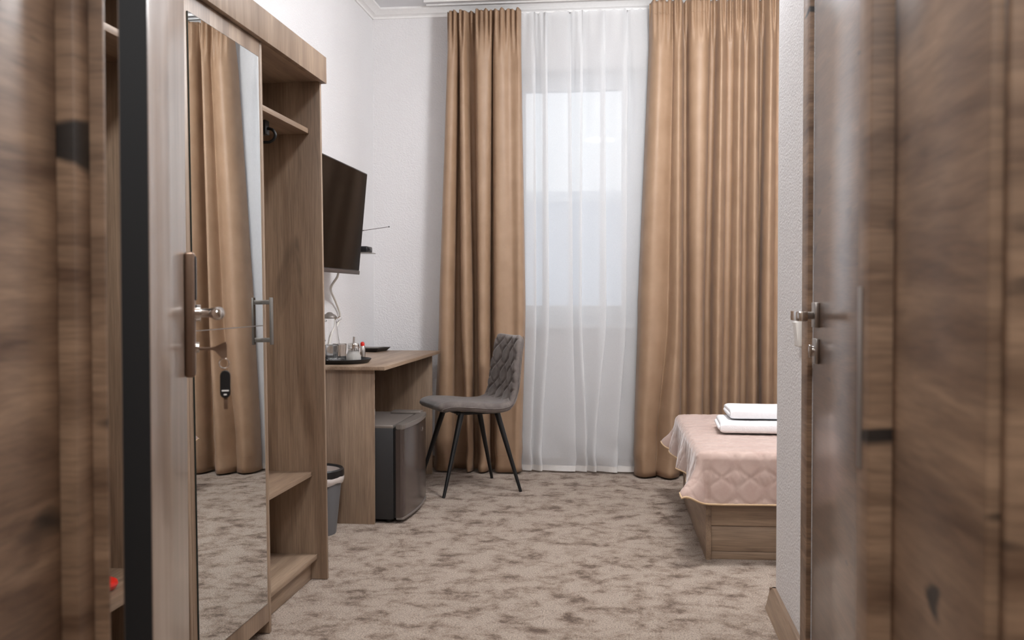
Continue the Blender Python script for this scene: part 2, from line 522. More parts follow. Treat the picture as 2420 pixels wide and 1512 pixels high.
# ---------------------------------------------------------------- bathroom door (door_2)
d2 = empty('door_2', (HX, 2.0, 0)); tag(d2, 'closed oak bathroom door with square steel lever handle', 'door', None, 'structure')
MB().box((-.006, .055, .008), (.034, .815, 2.03), .003).build('door_leaf', M['leaf2'], d2)
b = MB().box((-.0135, .86, 0), (.03, .955, 2.11), .002).box((-.0135, -.055, 0), (.03, .04, 2.11), .002).box((-.0135, .04, 2.045), (.03, .86, 2.11), .002)
b.build('door_casing', M['frame'], d2)
b = MB().box((.012, .815, 0), (.09, .86, 2.045)).box((.012, .04, 0), (.09, .055, 2.045)).box((.012, .055, 2.03), (.09, .815, 2.045))
b.build('rubber_seal', M['black_edge'], d2)
MB().box((.034, .05, .0), (.08, .83, 2.045)).build('door_stop', M['black_edge'], d2)
hd = MB().box((-.018, .725, 1.005), (-.006, .777, 1.072), .0015).build('handle_plate', M['steel'], d2)
MB().box((-.058, .742, 1.027), (-.018, .760, 1.047), .002).build('handle_neck', M['steel'], hd)
MB().box((-.076, .63, 1.024), (-.052, .762, 1.05), .003).build('lever', M['chrome'], hd)
lk = MB().box((-.016, .725, .908), (-.006, .777, .975), .0015).build('lock_plate', M['steel'], d2)
MB().cyl((-.016, .751, .9415), (-.022, .751, .9415), .014).box((-.030, .746, .924), (-.02, .756, .959), .003).build('thumb_turn', M['chrome'], lk)

# ---------------------------------------------------------------- entrance door frame (trim_3)
tf = empty('trim_3', (0, EY0, 0)); tag(tf, 'brown oak lining and casing around the entrance doorway', 'door frame', None, 'structure')
def fr(name, a, c, bev=.003, par=tf, mat='frame'):
    return MB().box((a[0], a[1]-EY0, a[2]), (c[0], c[1]-EY0, c[2]), bev).build(name, M[mat], par)
fr('lining_panel', (-.68, EY0-.0, 0), (-.659, 1.09, OZ))
fr('jamb', (-.68, 1.09, 0), (-.638, 1.1246, OZ), .002)
fr('jamb_stop', (-.68, 1.1246, 0), (-.621, 1.130, OZ), .001)
fr('lining_panel', (.279, EY0, 0), (.30, 1.10, OZ))
jb = fr('jamb', (.255, 1.10, 0), (.30, 1.152, OZ), .002)
fr('strike_plate', (.2535, 1.128, .90), (.2555, 1.146, 1.10), 0, jb, 'steel').location = (0, 0, 0)
fr('casing', (.289, EY0-.016, 0), (.375, EY0, OZ+.09), .003)
fr('casing', (-.76, EY0-.016, 0), (-.669, EY0, OZ+.09), .003)
fr('casing', (-.669, EY0-.016, OZ+.01), (.289, EY0, OZ+.09), .003)
fr('head', (-.659, EY0, OZ-.02), (.279, 1.15, OZ), .002)

# ---------------------------------------------------------------- entrance door leaf (door_1)
NX, NY = -.602, 1.20
ang = math.atan2(.928, -.3735)
d1 = empty('door_1', (NX, NY, 0), ang); tag(d1, 'wide open oak entrance door with card reader lock and hanging key', 'door', None, 'structure')
# local x runs along the leaf away from the hinges; local -y is the face we see
LW, LT = .862, .036
MB().box((.003, 0, .012), (LW, LT, 2.05), .003).build('door_leaf', M['leaf'], d1)
MB().box((-.001, .0015, .012), (.003, LT-.0015, 2.05)).build('edge_band', M['black_edge'], d1)
for z in (.25, 1.8):
    MB().cyl((-.006, LT+.004, z-.05), (-.006, LT+.004, z+.05), .007).build('hinge', M['black_edge'], d1)
px0, px1 = .775, .842
pl = MB().box((px0, -.020, .925), (px1, 0, 1.180), .006, 3).build('lock_plate', M['lock'], d1)
MB().box((px0+.012, -.0225, 1.082), (px1-.008, -.018, 1.172), .004, 3).build('card_reader', M['black_gloss'], pl)
hx = (px0+px1)/2
lev = MB().cyl((hx, -.02, 1.056), (hx, -.030, 1.056), .017, n=28).build('handle_rose', M['chrome'], pl)
MB().tube([(hx, -.024, 1.056), (hx, -.048, 1.056), (hx-.004, -.058, 1.056), (hx-.014, -.064, 1.056), (hx-.05, -.066, 1.056), (hx-.108, -.065, 1.056), (hx-.115, -.065, 1.056), (hx-.118, -.065, 1.056)], [.0095, .0095, .012, .0135, .0135, .0125, .010, .004], 20).build('lever', M['chrome'], lev)
MB().cyl((hx, -.02, .985), (hx, -.027, .985), .011, n=24).build('keyhole', M['chrome'], pl)

# key with ring and tag hanging in the lock: a thing of its own
ky = empty('key', (NX, NY, 0), ang); tag(ky, 'brass key with black tag hanging in the entrance door lock', 'key')
b = MB().box((hx-.0012, -.052, .979), (hx+.0012, -.022, .985), .0006)
b.build('key_blade', M['lock'], ky)
poly = [(-.050, .980), (-.058, .977), (-.072, .962), (-.079, .958), (-.082, .966), (-.082, .990), (-.079, .996), (-.072, .993), (-.058, .986), (-.050, .984)]
MB().prism(poly, 0, hx-.0012, hx+.0012).build('key_bow', M['lock'], ky)
rc = Vector((hx, -.076, .955))
MB().tube([rc+Vector((.002*math.sin(a*2), .010*math.cos(a), .010*math.sin(a)-.004)) for a in [2*PI*k/24 for k in range(25)]], .0012, 8, False).build('key_ring', M['chrome'], ky)
# tag hangs from the ring, flat side towards the room
tz, ty = .908, -.078
fob = []
for k in range(24):
    a = 2*PI*k/24
    fob.append((ty+.0105*math.cos(a), tz+(.018 if math.sin(a) > 0 else -.018)+.0105*math.sin(a)))
MB().prism(fob, 0, hx-.010, hx+.010, .0015).move(Matrix.Rotation(0.0, 4, 'Z')).build('tag', M['black'], ky)
tg = MB().box((hx-.0112, ty-.007, tz-.014), (hx-.0098, ty+.007, tz-.0115)).box((hx-.0112, ty-.003, tz-.022), (hx-.0098, ty+.003, tz-.0195))
tg.build('tag_print', M['white_plastic'], ky)
MB().box((hx-.001, ty-.005, tz-.052), (hx+.001, ty+.003, tz-.028), .0004).build('spare_key', M['lock'], ky)

# ================================================================ wardrobe
FY = 3.715
WH = empty('wardrobe', (-1.15, FY, .002), 0, -.0105)
tag(WH, 'tall oak wardrobe with mirrored door and open shelf bays', 'wardrobe')
# local: x 0 = front plane, -x to the wall, y 0 = far end, negative towards the entrance
def wb(name, x0, x1, y0, y1, z0, z1, mat='wood_z', par=WH, bev=.0012):
    return MB().box((x0, y0-FY if par is WH or True else y0, z0), (x1, y1-FY, z1), bev).build(name, M[mat], par)
D = -.44
wb('side_panel', D, 0, 3.697, 3.715, 0, 1.985)
wb('divider_panel', D, 0, 3.077, 3.095, 0, 1.905)
wb('divider_panel', D, 0, 2.502, 2.520, 0, 1.905)
wb('side_panel', D, 0, 1.88, 1.898, 0, 1.985)
wb('top_panel', D, -.0, 1.898, 3.697, 1.905, 1.923, 'wood_y')
wb('back_panel', D-.004, D, 1.88, 3.715, .03, 1.985, 'wood_z', bev=0)
wb('cornice', 0.0, .02, 1.87, 3.722, 1.90, 2.0, 'wood_z')
wb('cornice_return', D, 0.0, 3.715, 3.722, 1.90, 2.0, 'wood_z')
for (y0, y1) in ((3.095, 3.697), (1.898, 2.502)):
    zs_ = .398 if y0 > 3 else .347
    wb('shelf', D, -.053, y0, y1, zs_, zs_+.018, 'wood_y')
    wb('shelf', D, -.037, y0, y1, .079, .097, 'wood_y')
    wb('plinth', -.078, -.062, y0, y1, 0, .079, 'wood_y')
    wb('hat_shelf', D, -.045, y0, y1, 1.708, 1.727, 'wood_y')
wb('bottom_panel', D, -.03, 2.520, 3.077, .079, .097, 'wood_y')
wb('plinth', -.078, -.062, 2.520, 3.077, 0, .079, 'wood_y')
wd = wb('mirror_door', -.018, 0, 2.522, 3.075, .040, 1.900, 'wood_z')
jz = .995
wb('mirror_edge', 0, .0035, 2.5445, 3.0545, .1035, 1.8465, 'mirror_edge', wd, 0)
wb('mirror_pane', .0005, .0042, 2.546, 3.053, .105, jz-.0016, 'mirror', wd, 0)
wb('mirror_pane', .0005, .0042, 2.546, 3.053, jz+.0016, 1.845, 'mirror', wd, 0)
wb('mirror_joint', .0005, .0046, 2.546, 3.053, jz-.0016, jz+.0016, 'steel', wd, 0)
# square bracket handle
hy = 3.050
b = MB()
for z in (.942, 1.062):
    b.box((.0, hy-FY-.006, z), (.036, hy-FY+.006, z+.014), .001)
b.box((.030, hy-FY-.009, .934), (.037, hy-FY+.009, 1.084), .001)
b.build('door_handle', M['alu'], wd)
# pull-out hanger rail under the hat shelf
for yc in (3.40, 2.20):
    b = MB().box((-.30, yc-FY-.012, 1.668), (-.10, yc-FY+.012, 1.690), .002).box((-.135, yc-FY-.02, 1.658), (-.098, yc-FY+.02, 1.708), .003)
    hr = b.build('rail_bracket', M['black'], WH)
    pth = catmull([(-.30, yc-FY, 1.632), (-.12, yc-FY, 1.632), (-.088, yc-FY, 1.634), (-.072, yc-FY, 1.648), (-.072, yc-FY, 1.664), (-.086, yc-FY, 1.678), (-.12, yc-FY, 1.680)], 6)
    MB().tube(pth, .0052, 12).build('hanging_rail', M['black_metal'], hr)

# red dish on the low shelf of the near bay
dish = MB().lathe([(0, 0), (.042, 0), (.047, .004), (.051, .012), (.049, .019), (.040, .023), (0, .025)], (0, 0, 0), 36)
dish = dish.build('red_dish', M['red'])
dish.location = (-1.302, 2.30, .3685)
tag(dish, 'small red round dish on the low shelf behind the entrance door', 'dish')

# ================================================================ television with cable
TVy0, TVy1, TVH = 4.27, 5.20, .535
tv = empty('television', (-1.4105, (TVy0+TVy1)/2, 1.4755), 0, math.atan2(.049, .534))
tag(tv, 'black flat screen television tilted down on the left wall', 'television')
hw, hh = (TVy1-TVy0)/2, TVH/2
MB().box((-.028, -hw, -hh), (0, hw, hh), .003).build('casing', M['tv_body'], tv)
MB().box((-.002, -hw+.006, -hh+.020), (.0012, hw-.006, hh-.006)).build('screen', M['screen'], tv)
MB().box((-.026, -hw, -hh-.004), (.004, hw, -hh+.016), .002).build('lower_bezel', M['tv_strip'], tv)
MB().box((.004, -.19, -hh-.001), (.006, -.175, -hh+.007)).build('status_light', M['steel'], tv)
MB().box((-.07, -hw+.2, -.18), (-.028, hw-.2, .16), .012).build('back_cover', M['black'], tv)
b = MB().box((-.16, -.04, -.06), (-.07, .04, .05), .003)
b.build('wall_bracket', M['black_metal'], tv)
# cord
c_ = catmull([(-1.475, 4.96, 1.225), (-1.50, 5.02, 1.19), (-1.56, 5.10, 1.13), (-1.60, 5.32, 1.06), (-1.608, 5.43, .98), (-1.608, 5.36, .92), (-1.607, 5.27, .885), (-1.606, 5.20, .80)], 8)
o = MB().tube(c_, .006, 10).build('power_cord', M['white_cable'])
tag(o, 'white power cord hanging in a curve below the television', 'cord')
# set top box on small wall shelf with rod aerial
sh = empty('wall_shelf', (LX, 5.60, 1.335)); tag(sh, 'tiny metal wall shelf beside the television', 'shelf')
MB().box((0, -.075, 0), (.155, .075, .006), .001).build('board', M['steel'], sh)
MB().box((0, -.03, -.05), (.006, .03, 0), .001).build('bracket', M['black_metal'], sh)
bx = empty('receiver_box', (LX+.085, 5.60, 1.3415)); tag(bx, 'small black receiver box on the tiny wall shelf', 'receiver')
MB().box((-.055, -.06, 0), (.055, .06, .034), .007, 3).build('casing', M['black'], bx)
MB().box((.053, -.035, .010), (.0565, .035, .024), .001).build('front_panel', M['black_gloss'], bx)
an = empty('rod_aerial', (LX, 5.46, 1.43)); tag(an, 'thin telescopic rod aerial sticking out from behind the television', 'aerial')
MB().box((0, -.025, -.02), (.02, .025, .03), .003).build('base', M['black'], an)
e0, e1 = Vector((.015, 0, .012)), Vector((.18, .44, .079))
MB().tube([e0, e0.lerp(e1, .45)], .0032, 10).build('rod_lower_section', M['tv_strip'], an)
MB().tube([e0.lerp(e1, .44), e1], .0018, 8).build('rod_upper_section', M['tv_strip'], an)
MB().lathe([(0, -.0045), (.0032, -.0032), (.0045, 0), (.0032, .0032), (0, .0045)], e1, 12).build('tip', M['black'], an)

# ================================================================ desk
DKX, DKZ = -1.146, .757
dk = empty('desk', (-1.38, 5.32, 0)); tag(dk, 'oak writing desk with panel sides below the television', 'desk')
def db(name, x0, x1, y0, y1, z0, z1, mat):
    return MB().box((x0+1.38, y0-5.32, z0), (x1+1.38, y1-5.32, z1), .0012).build(name, M[mat], dk)
db('desktop', LX+.004, DKX, 4.595, 5.998, DKZ-.018, DKZ, 'wood_y')
db('side_panel', LX+.02, -1.205, 4.624, 4.642, 0, DKZ-.018, 'wood_z')
db('side_panel', LX+.02, -1.195, 5.975, 5.993, 0, DKZ-.018, 'wood_z')
db('back_panel', LX+.02, LX+.036, 4.642, 5.975, .30, DKZ-.018, 'wood_y')
for z in (.52, .69):
    db('clip', -1.225, -1.207, 4.642, 4.652, z, z+.03, 'white_plastic')

# ---------------------------------------------------------------- fridge
fg = empty('mini_fridge', (-1.30, 4.93, 0)); tag(fg, 'dark grey mini fridge standing under the desk', 'fridge')
b = MB().box((-.22, -.28, .018), (.182, .27, .462), .006, 2); b.build('body', M['fridge'], fg)
MB().box((-.22, -.28, .455), (.182, .27, .474), .005, 2).build('top_cover', M['fridge_trim'], fg)
def door_poly(x0, depth, bulge, y0=-.28, y1=.27, rr=.012):
    P = [(x0, y0), (x0+depth-rr, y0), (x0+depth-rr*.3, y0+rr*.35), (x0+depth, y0+rr)]
    n = 14
    for k in range(1, n):
        t = k/n
        P.append((x0+depth+bulge*4*t*(1-t), lerp(y0+rr, y1-rr, t)))
    P += [(x0+depth, y1-rr), (x0+depth-rr*.3, y1-rr*.35), (x0+depth-rr, y1), (x0, y1)]
    return P
MB().prism(door_poly(.194, .034, .018), 2, .030, .452, .0).build('door', M['fridge_door'], fg, 25)
MB().prism(door_poly(.194, .038, .020), 2, .452, .476, .003).build('door_top_trim', M['fridge_trim'], fg, 25)
MB().prism(door_poly(.194, .037, .019), 2, .018, .030, .002).build('door_bottom_trim', M['fridge_trim'], fg, 25)
MB().box((.182, -.272, .026), (.194, .262, .460)).build('door_gasket', M['black'], fg)
MB().box((.06, .17, .474), (.215, .262, .486), .003).build('hinge_cover', M['fridge_trim'], fg)
b = MB().box((.2445, .085, .397), (.2475, .09, .417), .0005).box((.2445, .094, .405), (.2475, .099, .421), .0005).box((.2445, .103, .401), (.2475, .108, .414), .0005)
b.build('badge', M['chrome'], fg)
for x in (-.18, .15):
    for y in (-.24, .23):
        MB().cyl((x, y, 0), (x, y, .02), .016, n=16).build('foot', M['black'], fg)

# ---------------------------------------------------------------- waste bin
bn = empty('waste_bin', (-1.437, 4.425, 0)); tag(bn, 'grey plastic waste bin with black rim beside the desk', 'waste bin')
MB().lathe([(0, .004), (.085, .004), (.098, 0), (.100, .006), (.127, .262), (.124, .262), (.097, .012), (0, .012)], n=48).build('bucket', M['bin'], bn)
MB().lathe([(.128, .262), (.135, .264), (.137, .274), (.136, .296), (.130, .302), (.122, .300), (.120, .290), (.122, .262)], n=48, closed=True).build('rim', M['black'], bn)
random.seed(3)
m_ = MB(); rings = []
for (r, z, a) in ((.121, .292, 0), (.1375, .262, .001), (.1375, .25, .0025), (.131, .236, .003)):
    ph = random.random()*6
    rings.append([Vector(((r+a*math.sin(9*t+ph)+a*.6*math.sin(23*t+ph*2))*math.cos(t), (r+a*math.sin(9*t+ph)+a*.6*math.sin(23*t+ph*2))*math.sin(t), z+a*1.6*math.sin(7*t+ph))) for t in [2*PI*k/72 for k in range(73)]])
m_.grid(rings); m_.build('liner_cuff', M['bag'], bn)
m_ = MB(); rings = []
for (r, z, a) in ((.1195, .292, 0), (.116, .25, .002), (.108, .19, .004), (.07, .175, .006), (.01, .19, .002)):
    ph = random.random()*6
    rings.append([Vector(((r+a*math.sin(8*t+ph))*math.cos(t), (r+a*math.sin(8*t+ph))*math.sin(t), z+a*1.5*math.sin(5*t+ph))) for t in [2*PI*k/60 for k in range(61)]])
m_.grid(rings); m_.build('liner_bag', M['bag'], bn)

# ================================================================ tray with tea things
TC = Vector((-1.436, 4.845, DKZ))
tr = MB().lathe([(0, .0), (.138, .0), (.144, .004), (.157, .020), (.155, .022), (.141, .0085), (.137, .006), (0, .006)], n=64).build('serving_tray', M['black'])
tr.location = TC
tag(tr, 'round black serving tray with low rim on the desk', 'tray')
TZ = DKZ+.0062
def lathe_thing(name, x, y, z, label, cat, group=None):
    e = empty(name, (x, y, z)); tag(e, label, cat, group); return e
# sugar dispenser
sg = lathe_thing('sugar_dispenser', -1.366, 4.845, TZ, 'glass sugar dispenser with steel spout lid on the tray', 'dispenser')
nf = 48
def ribbed(prof, amp, ribs, n=96):
    m_ = MB(); rows = []
    for r, z in prof:
        rows.append([Vector(((r+amp*r/.036*math.cos(ribs*t))*math.cos(t), (r+amp*r/.036*math.cos(ribs*t))*math.sin(t), z)) for t in [2*PI*k/n for k in range(n+1)]])
    m_.grid(rows); bmesh.ops.remove_doubles(m_.bm, verts=m_.bm.verts, dist=1e-6)
    return m_
ribbed([(.001, 0), (.030, 0), (.035, .004), (.0372, .014), (.036, .028), (.030, .044), (.0265, .056), (.0262, .072)], .0008, 18).build('jar', M['glass'], sg)
ribbed([(.001, .003), (.028, .003), (.033, .006), (.0348, .014), (.0336, .028), (.027, .042), (.018, .050), (.001, .053)], .0006, 18).build('sugar', M['sugar'], sg)
MB().lathe([(.0272, .066), (.0285, .067), (.0285, .074), (.0278, .076), (.0285, .078), (.0285, .088), (.026, .092), (.012, .094), (0, .094)], n=40).build('lid', M['chrome'], sg)
sp = MB().tube([(0, 0, .092), (.001, 0, .118), (.002, .0, .124)], [.0062, .0058, .0056], 18, False)
sp.tube([(0, 0, .092), (.001, 0, .120)], [.005, .0046], 18, False).build('spout', M['chrome'], sg)
# steel shaker with a red top behind
pk = lathe_thing('pepper_shaker', -1.372, 5.035, DKZ+.0005, 'slim steel shaker with red top on the desk behind the tray', 'shaker')
MB().lathe([(0, 0), (.014, 0), (.015, .002), (.015, .072), (.013, .075), (0, .075)], n=28).build('body', M['steel'], pk)
MB().lathe([(.0105, .075), (.011, .086), (.0095, .092), (.005, .096), (0, .097)], n=24).build('cap', M['red'], pk)
st = lathe_thing('steel_pot', -1.380, 4.921, TZ, 'squat polished steel pot half hidden behind the sugar dispenser', 'pot')
MB().lathe([(0, 0), (.032, 0), (.034, .003), (.034, .066), (.032, .069), (.028, .071), (0, .073)], n=32).build('body', M['chrome'], st)
MB().lathe([(.004, .073), (.006, .078), (.004, .082), (0, .083)], n=16).build('knob', M['black'], st)
# drinking glasses
def tumbler(x, y, label):
    e = lathe_thing('drinking_glass', x, y, TZ, label, 'glass', 'tumblers on the tray')
    MB().lathe([(0, 0), (.028, 0), (.030, .002), (.0355, .084), (.0345, .0845), (.034, .083), (.0288, .010), (0, .007)], n=40).build('bowl', M['glass'], e)
    MB().lathe([(.0343, .0835), (.0352, .0855), (.0358, .0835), (.0352, .082)], n=40, closed=True).build('rim', M['glass'], e)
tumbler(-1.470, 4.815, 'clear glass tumbler at the front left of the tray')
tumbler(-1.459, 4.917, 'clear glass tumbler between the glass jug and the steel pot')
# cut glass dish
gd = lathe_thing('glass_dish', -1.430, 4.752, TZ, 'low patterned cut glass dish at the front of the tray', 'dish')
ribbed([(.001, .0), (.026, .0), (.034, .010), (.038, .022), (.0365, .022), (.032, .012), (.024, .005), (.001, .005)], .0016, 14, 112).build('bowl', M['glass'], gd)
b = MB()
for k in range(14):
    t = 2*PI*k/14
    b.lathe([(0, -.005), (.0045, 0), (0, .005)], (.033*math.cos(t), .033*math.sin(t), .013), 8)
b.build('facets', M['glass'], gd)
# tea spoon with black curved handle
c_ = catmull([(-1.474, 4.752, TZ+.005), (-1.484, 4.756, TZ+.016), (-1.496, 4.764, TZ+.026), (-1.515, 4.78, TZ+.030)], 6)
o = MB().tube(c_, [.004]*len(c_), 10).build('black_handle', M['black'])
o.name = 'measuring_spoon'
tag(o, 'curved black handle of a spoon lying on the tray beside the wardrobe', 'spoon')
# kettle / glass jug with grey lid
kt = lathe_thing('glass_jug', -1.556, 5.065, DKZ+.0005, 'tall glass water jug with grey lid on the desk', 'jug')
MB().lathe([(0, 0), (.053, 0), (.057, .004), (.057, .02), (.052, .09), (.042, .16), (.036, .20), (.035, .218), (.033, .218), (.034, .20), (.040, .16), (.050, .09), (.054, .022), (.051, .008), (0, .008)], n=48).build('vessel', M['glass'], kt)
MB().lathe([(.036, .216), (.038, .218), (.038, .226), (.032, .234), (.018, .242), (.012, .248), (0, .250)], n=36).build('lid', M['fridge_trim'], kt)
MB().tube(catmull([(.030, .0, .205), (.044, .004, .212), (.060, .008, .222)], 5), [.013]*5+[.010]*5+[.007], 16, False).build('spout', M['glass'], kt)
MB().tube(catmull([(-.01, -.034, .205), (-.016, -.066, .20), (-.016, -.072, .15), (-.012, -.052, .10)], 6), .006, 12).build('handle', M['glass'], kt)
# flat dark tray at the back corner of the desk
ft = empty('stationery_tray', (-1.535, 5.88, DKZ), -.12); tag(ft, 'flat dark rectangular tray at the far corner of the desk', 'tray')
b = MB()
def ringrect(hx_, hy_, z): return [Vector((-hx_, -hy_, z)), Vector((hx_, -hy_, z)), Vector((hx_, hy_, z)), Vector((-hx_, hy_, z)), Vector((-hx_, -hy_, z))]
b.grid([ringrect(.001, .001, .0), ringrect(.052, .085, .0), ringrect(.072, .108, .022), ringrect(.069, .105, .022), ringrect(.05, .083, .004), ringrect(.001, .001, .004)])
b.build('dish', M['tv_body'], ft, 20)
MB().box((-.06, -.07, .022), (.05, .05, .026), .001).build('leaflet', M['fridge_trim'], ft)

# ================================================================ chair
ch = empty('chair', (-.905, 5.575, 0), math.radians(209.0)); tag(ch, 'grey velvet chair with quilted back and black metal legs', 'chair')
# local +x is forward
prof = catmull([(.222, 0, .462), (.207, 0, .478), (.15, 0, .487), (.05, 0, .480), (-.06, 0, .469), (-.14, 0, .471), (-.185, 0, .490), (-.215, 0, .535), (-.232, 0, .60), (-.243, 0, .68), (-.256, 0, .77), (-.270, 0, .842), (-.276, 0, .866)], 16)
# arc length
al = [0]
for a, c in zip(prof, prof[1:]): al.append(al[-1]+(c-a).length)
TOT = al[-1]
def chw(s):       # half width along the shell
    f = s/TOT
    w_ = lerp(.205, .222, sstep(0, .25, f))
    w_ = lerp(w_, .205, sstep(.42, .6, f))
    w_ = lerp(w_, .182, sstep(.6, .95, f))
    e = min(s, .05)/.05
    w_ -= .035*(1-math.sqrt(max(0, 1-(1-e)**2)))
    e = min(TOT-s, .06)/.06
    w_ -= .045*(1-math.sqrt(max(0, 1-(1-e)**2)))
    return w_
SB = TOT*.50
def tuft(s, y):
    if s < SB: return 0.0
    p, q, A = .112, .115, .056
    v = s-SB
    dmin = 9
    for sg_ in (1, -1):
        ph = sg_*A*math.sin(PI*v/q*1.0)
        x = (y-ph+p*50.5) % p - p/2
        dmin = min(dmin, abs(x))
    return -.0085*math.exp(-(dmin/.010)**2)*sstep(0, .04, v)*sstep(0, .03, TOT-s)
NW = 56
top, bot = [], []
for i, pnt in enumerate(prof):
    t = (prof[min(i+1, len(prof)-1)]-prof[max(i-1, 0)]).normalized()
    nrm = Vector((t.z, 0, -t.x))       # points to the sitter side
    if nrm.z < -.2: nrm = -nrm
    if al[i] > SB and nrm.x < 0: nrm = -nrm
    if al[i] <= SB and nrm.z < 0: nrm = -nrm
    w_ = chw(al[i]); f = al[i]/TOT
    rowT, rowB = [], []
    for k in range(NW+1):
        y = -w_+2*w_*k/NW
        e = min(1, (w_-abs(y))/.028); rd = math.sqrt(max(0, 1-(1-e)**2))
        e2 = min(1, min(al[i], TOT-al[i])/.026); rd *= math.sqrt(max(0, 1-(1-e2)**2))
        th = .028 if f < .5 else .024
        dish_ = .010*(1-(y/w_)**2) if f > .45 else -.006*(1-(y/w_)**2)
        curve = .020*(y/w_)**2*sstep(.45, .7, f)       # back wraps round a little
        rowT.append(pnt+Vector((0, y, 0))+nrm*(th*rd-dish_*0+tuft(al[i], y)*rd+curve+.004*rd*(1-(y/w_)**2)))
        rowB.append(pnt+Vector((0, y, 0))-nrm*(th*rd*.9-curve))
    top.append(rowT); bot.append(rowB)
m_ = MB(); m_.grid(top); m_.grid(bot)
bmesh.ops.remove_doubles(m_.bm, verts=m_.bm.verts, dist=1e-5)
# close the rim
be = [e for e in m_.bm.edges if len(e.link_faces) == 1]
if be: bmesh.ops.holes_fill(m_.bm, edges=be, sides=0)
m_.build('upholstered_shell', M['velvet'], ch, 70)
# piping seam round the edge of the shell
pp = [prof[i]+Vector((0, chw(al[i])-.0008, 0)) for i in range(3, len(prof)-2, 2)]
pp2 = [Vector((p_.x, -p_.y, p_.z)) for p_ in pp]
MB().tube(pp, .0026, 8).tube(pp2, .0026, 8).build('piping', M['velvet'], ch)
# legs and under-frame
legs = [((.095, .150, .442), (.222, .222, 0)), ((.095, -.150, .442), (.222, -.222, 0)), ((-.118, .150, .438), (-.230, .222, 0)), ((-.118, -.150, .438), (-.230, -.222, 0))]
for a, c in legs:
    MB().cyl(c, a, .0085, .0165, 20).build('leg', M['black_metal'], ch)
b = MB()
b.box((-.13, .135, .436), (.12, .16, .450), .002).box((-.13, -.16, .436), (.12, -.135, .450), .002).box((.085, -.15, .436), (.108, .15, .450), .002).box((-.13, -.15, .436), (-.105, .15, .450), .002)
b.build('under_frame', M['black_metal'], ch)

# ================================================================ bed
BX, BYF, BW, BL, BT = .318, 4.155, 1.25, 1.93, .448
bd = empty('bed', (BX, BYF, 0), math.radians(1.2)); tag(bd, 'oak divan bed with plank base in front of the curtain', 'bed')
# local x: 0 = foot end (left), y: 0 = near long side
def bb(name, a, c, mat='wood_x', bev=.0015):
    return MB().box(a, c, bev).build(name, M[mat], bd)
bb('end_panel', (0, 0, 0), (.022, BW, .34), 'wood_y')
bb('plank', (.022, .004, .143), (BL, .022, .335))
bb('plank', (.022, .012, .035), (BL, .028, .141))
bb('plinth', (.022, .016, 0), (BL, .030, .034))
bb('rear_panel', (.022, BW-.02, 0), (BL, BW, .335))
bb('slat_base', (.022, .03, .29), (BL, BW-.02, .31))
MB().box((.012, .012, .312), (BL, BW-.012, BT-.008), .03, 4).build('mattress', M['mattress'], bd)

# quilt
def ogee(u, v):
    p, q, A = .115, .23, .0575
    d = 9
    for sg_ in (1, -1):
        for off in (0, .5):
            x = (u + sg_*A*math.sin(2*PI*(v/q+off*0))+p*40) % p - p/2
            d = min(d, abs(x))
    # inner diamonds
    uu = ((u+p/2) % p)/p-.5; vv = ((v+q/4) % (q/2))/(q/2)-.5
    d2_ = abs(abs(uu)*1.0+abs(vv)*.75-.22)*p*.8
    dd = abs(d-.009)
    return -.0034*math.exp(-(d/.004)**2)-.0022*math.exp(-(dd/.0035)**2)-.0024*math.exp(-(d2_/.004)**2)
qd_near, qd_left, RC = .222, .205, .035
def drop(a):
    """overhang length a -> (horizontal out, down) over a rounded edge"""
    if a <= 0: return 0.0, 0.0
    L = RC*PI/2
    if a < L:
        th = a/RC
        return RC*math.sin(th), RC*(1-math.cos(th))
    return RC+(a-L)*.10, RC+(a-L)*.993
random.seed(11)
def qpos(u, v):
    # u along bed length from the foot edge (negative = overhang), v across from the near edge (negative = overhang, > BW = overhang)
    ax = max(0, -u+RC*.2); by = max(0, -v+RC*.2); cy_ = max(0, v-BW+RC*.2)
    x0 = max(u, -RC*.2); y0 = min(max(v, -RC*.2), BW+RC*.2)
    z = BT+.004
    b_ = by if by > 0 else cy_
    sgn = -1 if by > 0 else 1
    if ax > 0 and b_ > 0:
        r = math.hypot(ax, b_); ph = math.atan2(b_, ax)
        rm = .255 if sgn < 0 else .235
        s2 = math.sin(2*ph)**2
        # round the free corner a little
        rr = r*(1-.30*s2*sstep(.08, .30, r))
        o_, dn = drop(rr)
        fl = .56*s2*sstep(.03, .2, rr)
        ho = math.sqrt(max(o_*o_, 0))+fl*dn*.9
        dn2 = dn*math.sqrt(max(.2, 1-(fl*.9)**2*.8))
        P = Vector((x0-ho*math.cos(ph), y0+sgn*ho*math.sin(ph), z-dn2))
        N = Vector((-math.cos(ph), sgn*math.sin(ph), .4)).normalized()
    elif ax > 0:
        wav = .014*math.sin(v*11+.6)+.008*math.sin(v*23)
        o_, dn = drop(ax*(1+.06*math.sin(v*7.3+1)))
        P = Vector((x0-o_-wav*sstep(.04, .2, ax), y0, z-dn)); N = Vector((-1, 0, .15)).normalized() if ax > RC*1.2 else Vector((-.6, 0, .8))
    elif b_ > 0:
        wav = .005*math.sin(u*9+.3)+.004*math.sin(u*17+1)
        o_, dn = drop(b_)
        P = Vector((x0, y0+sgn*(o_+wav*sstep(.04, .2, b_)), z-dn)); N = Vector((0, sgn, .15)).normalized() if b_ > RC*1.2 else Vector((0, sgn*.6, .8))
    else:
        P = Vector((x0, y0, z+.002*math.sin(u*8)*math.sin(v*7))); N = Vector((0, 0, 1))
    return P, N
st_ = .0058
us, vs_ = [], []
u = -qd_left
while u < BL-.05:
    us.append(u); u += st_ if u < .75 else .03
v = -qd_near
while v < BW+.20:
    vs_.append(v); v += st_ if v < .9 or v > BW-.1 else .012
V, F = [], []
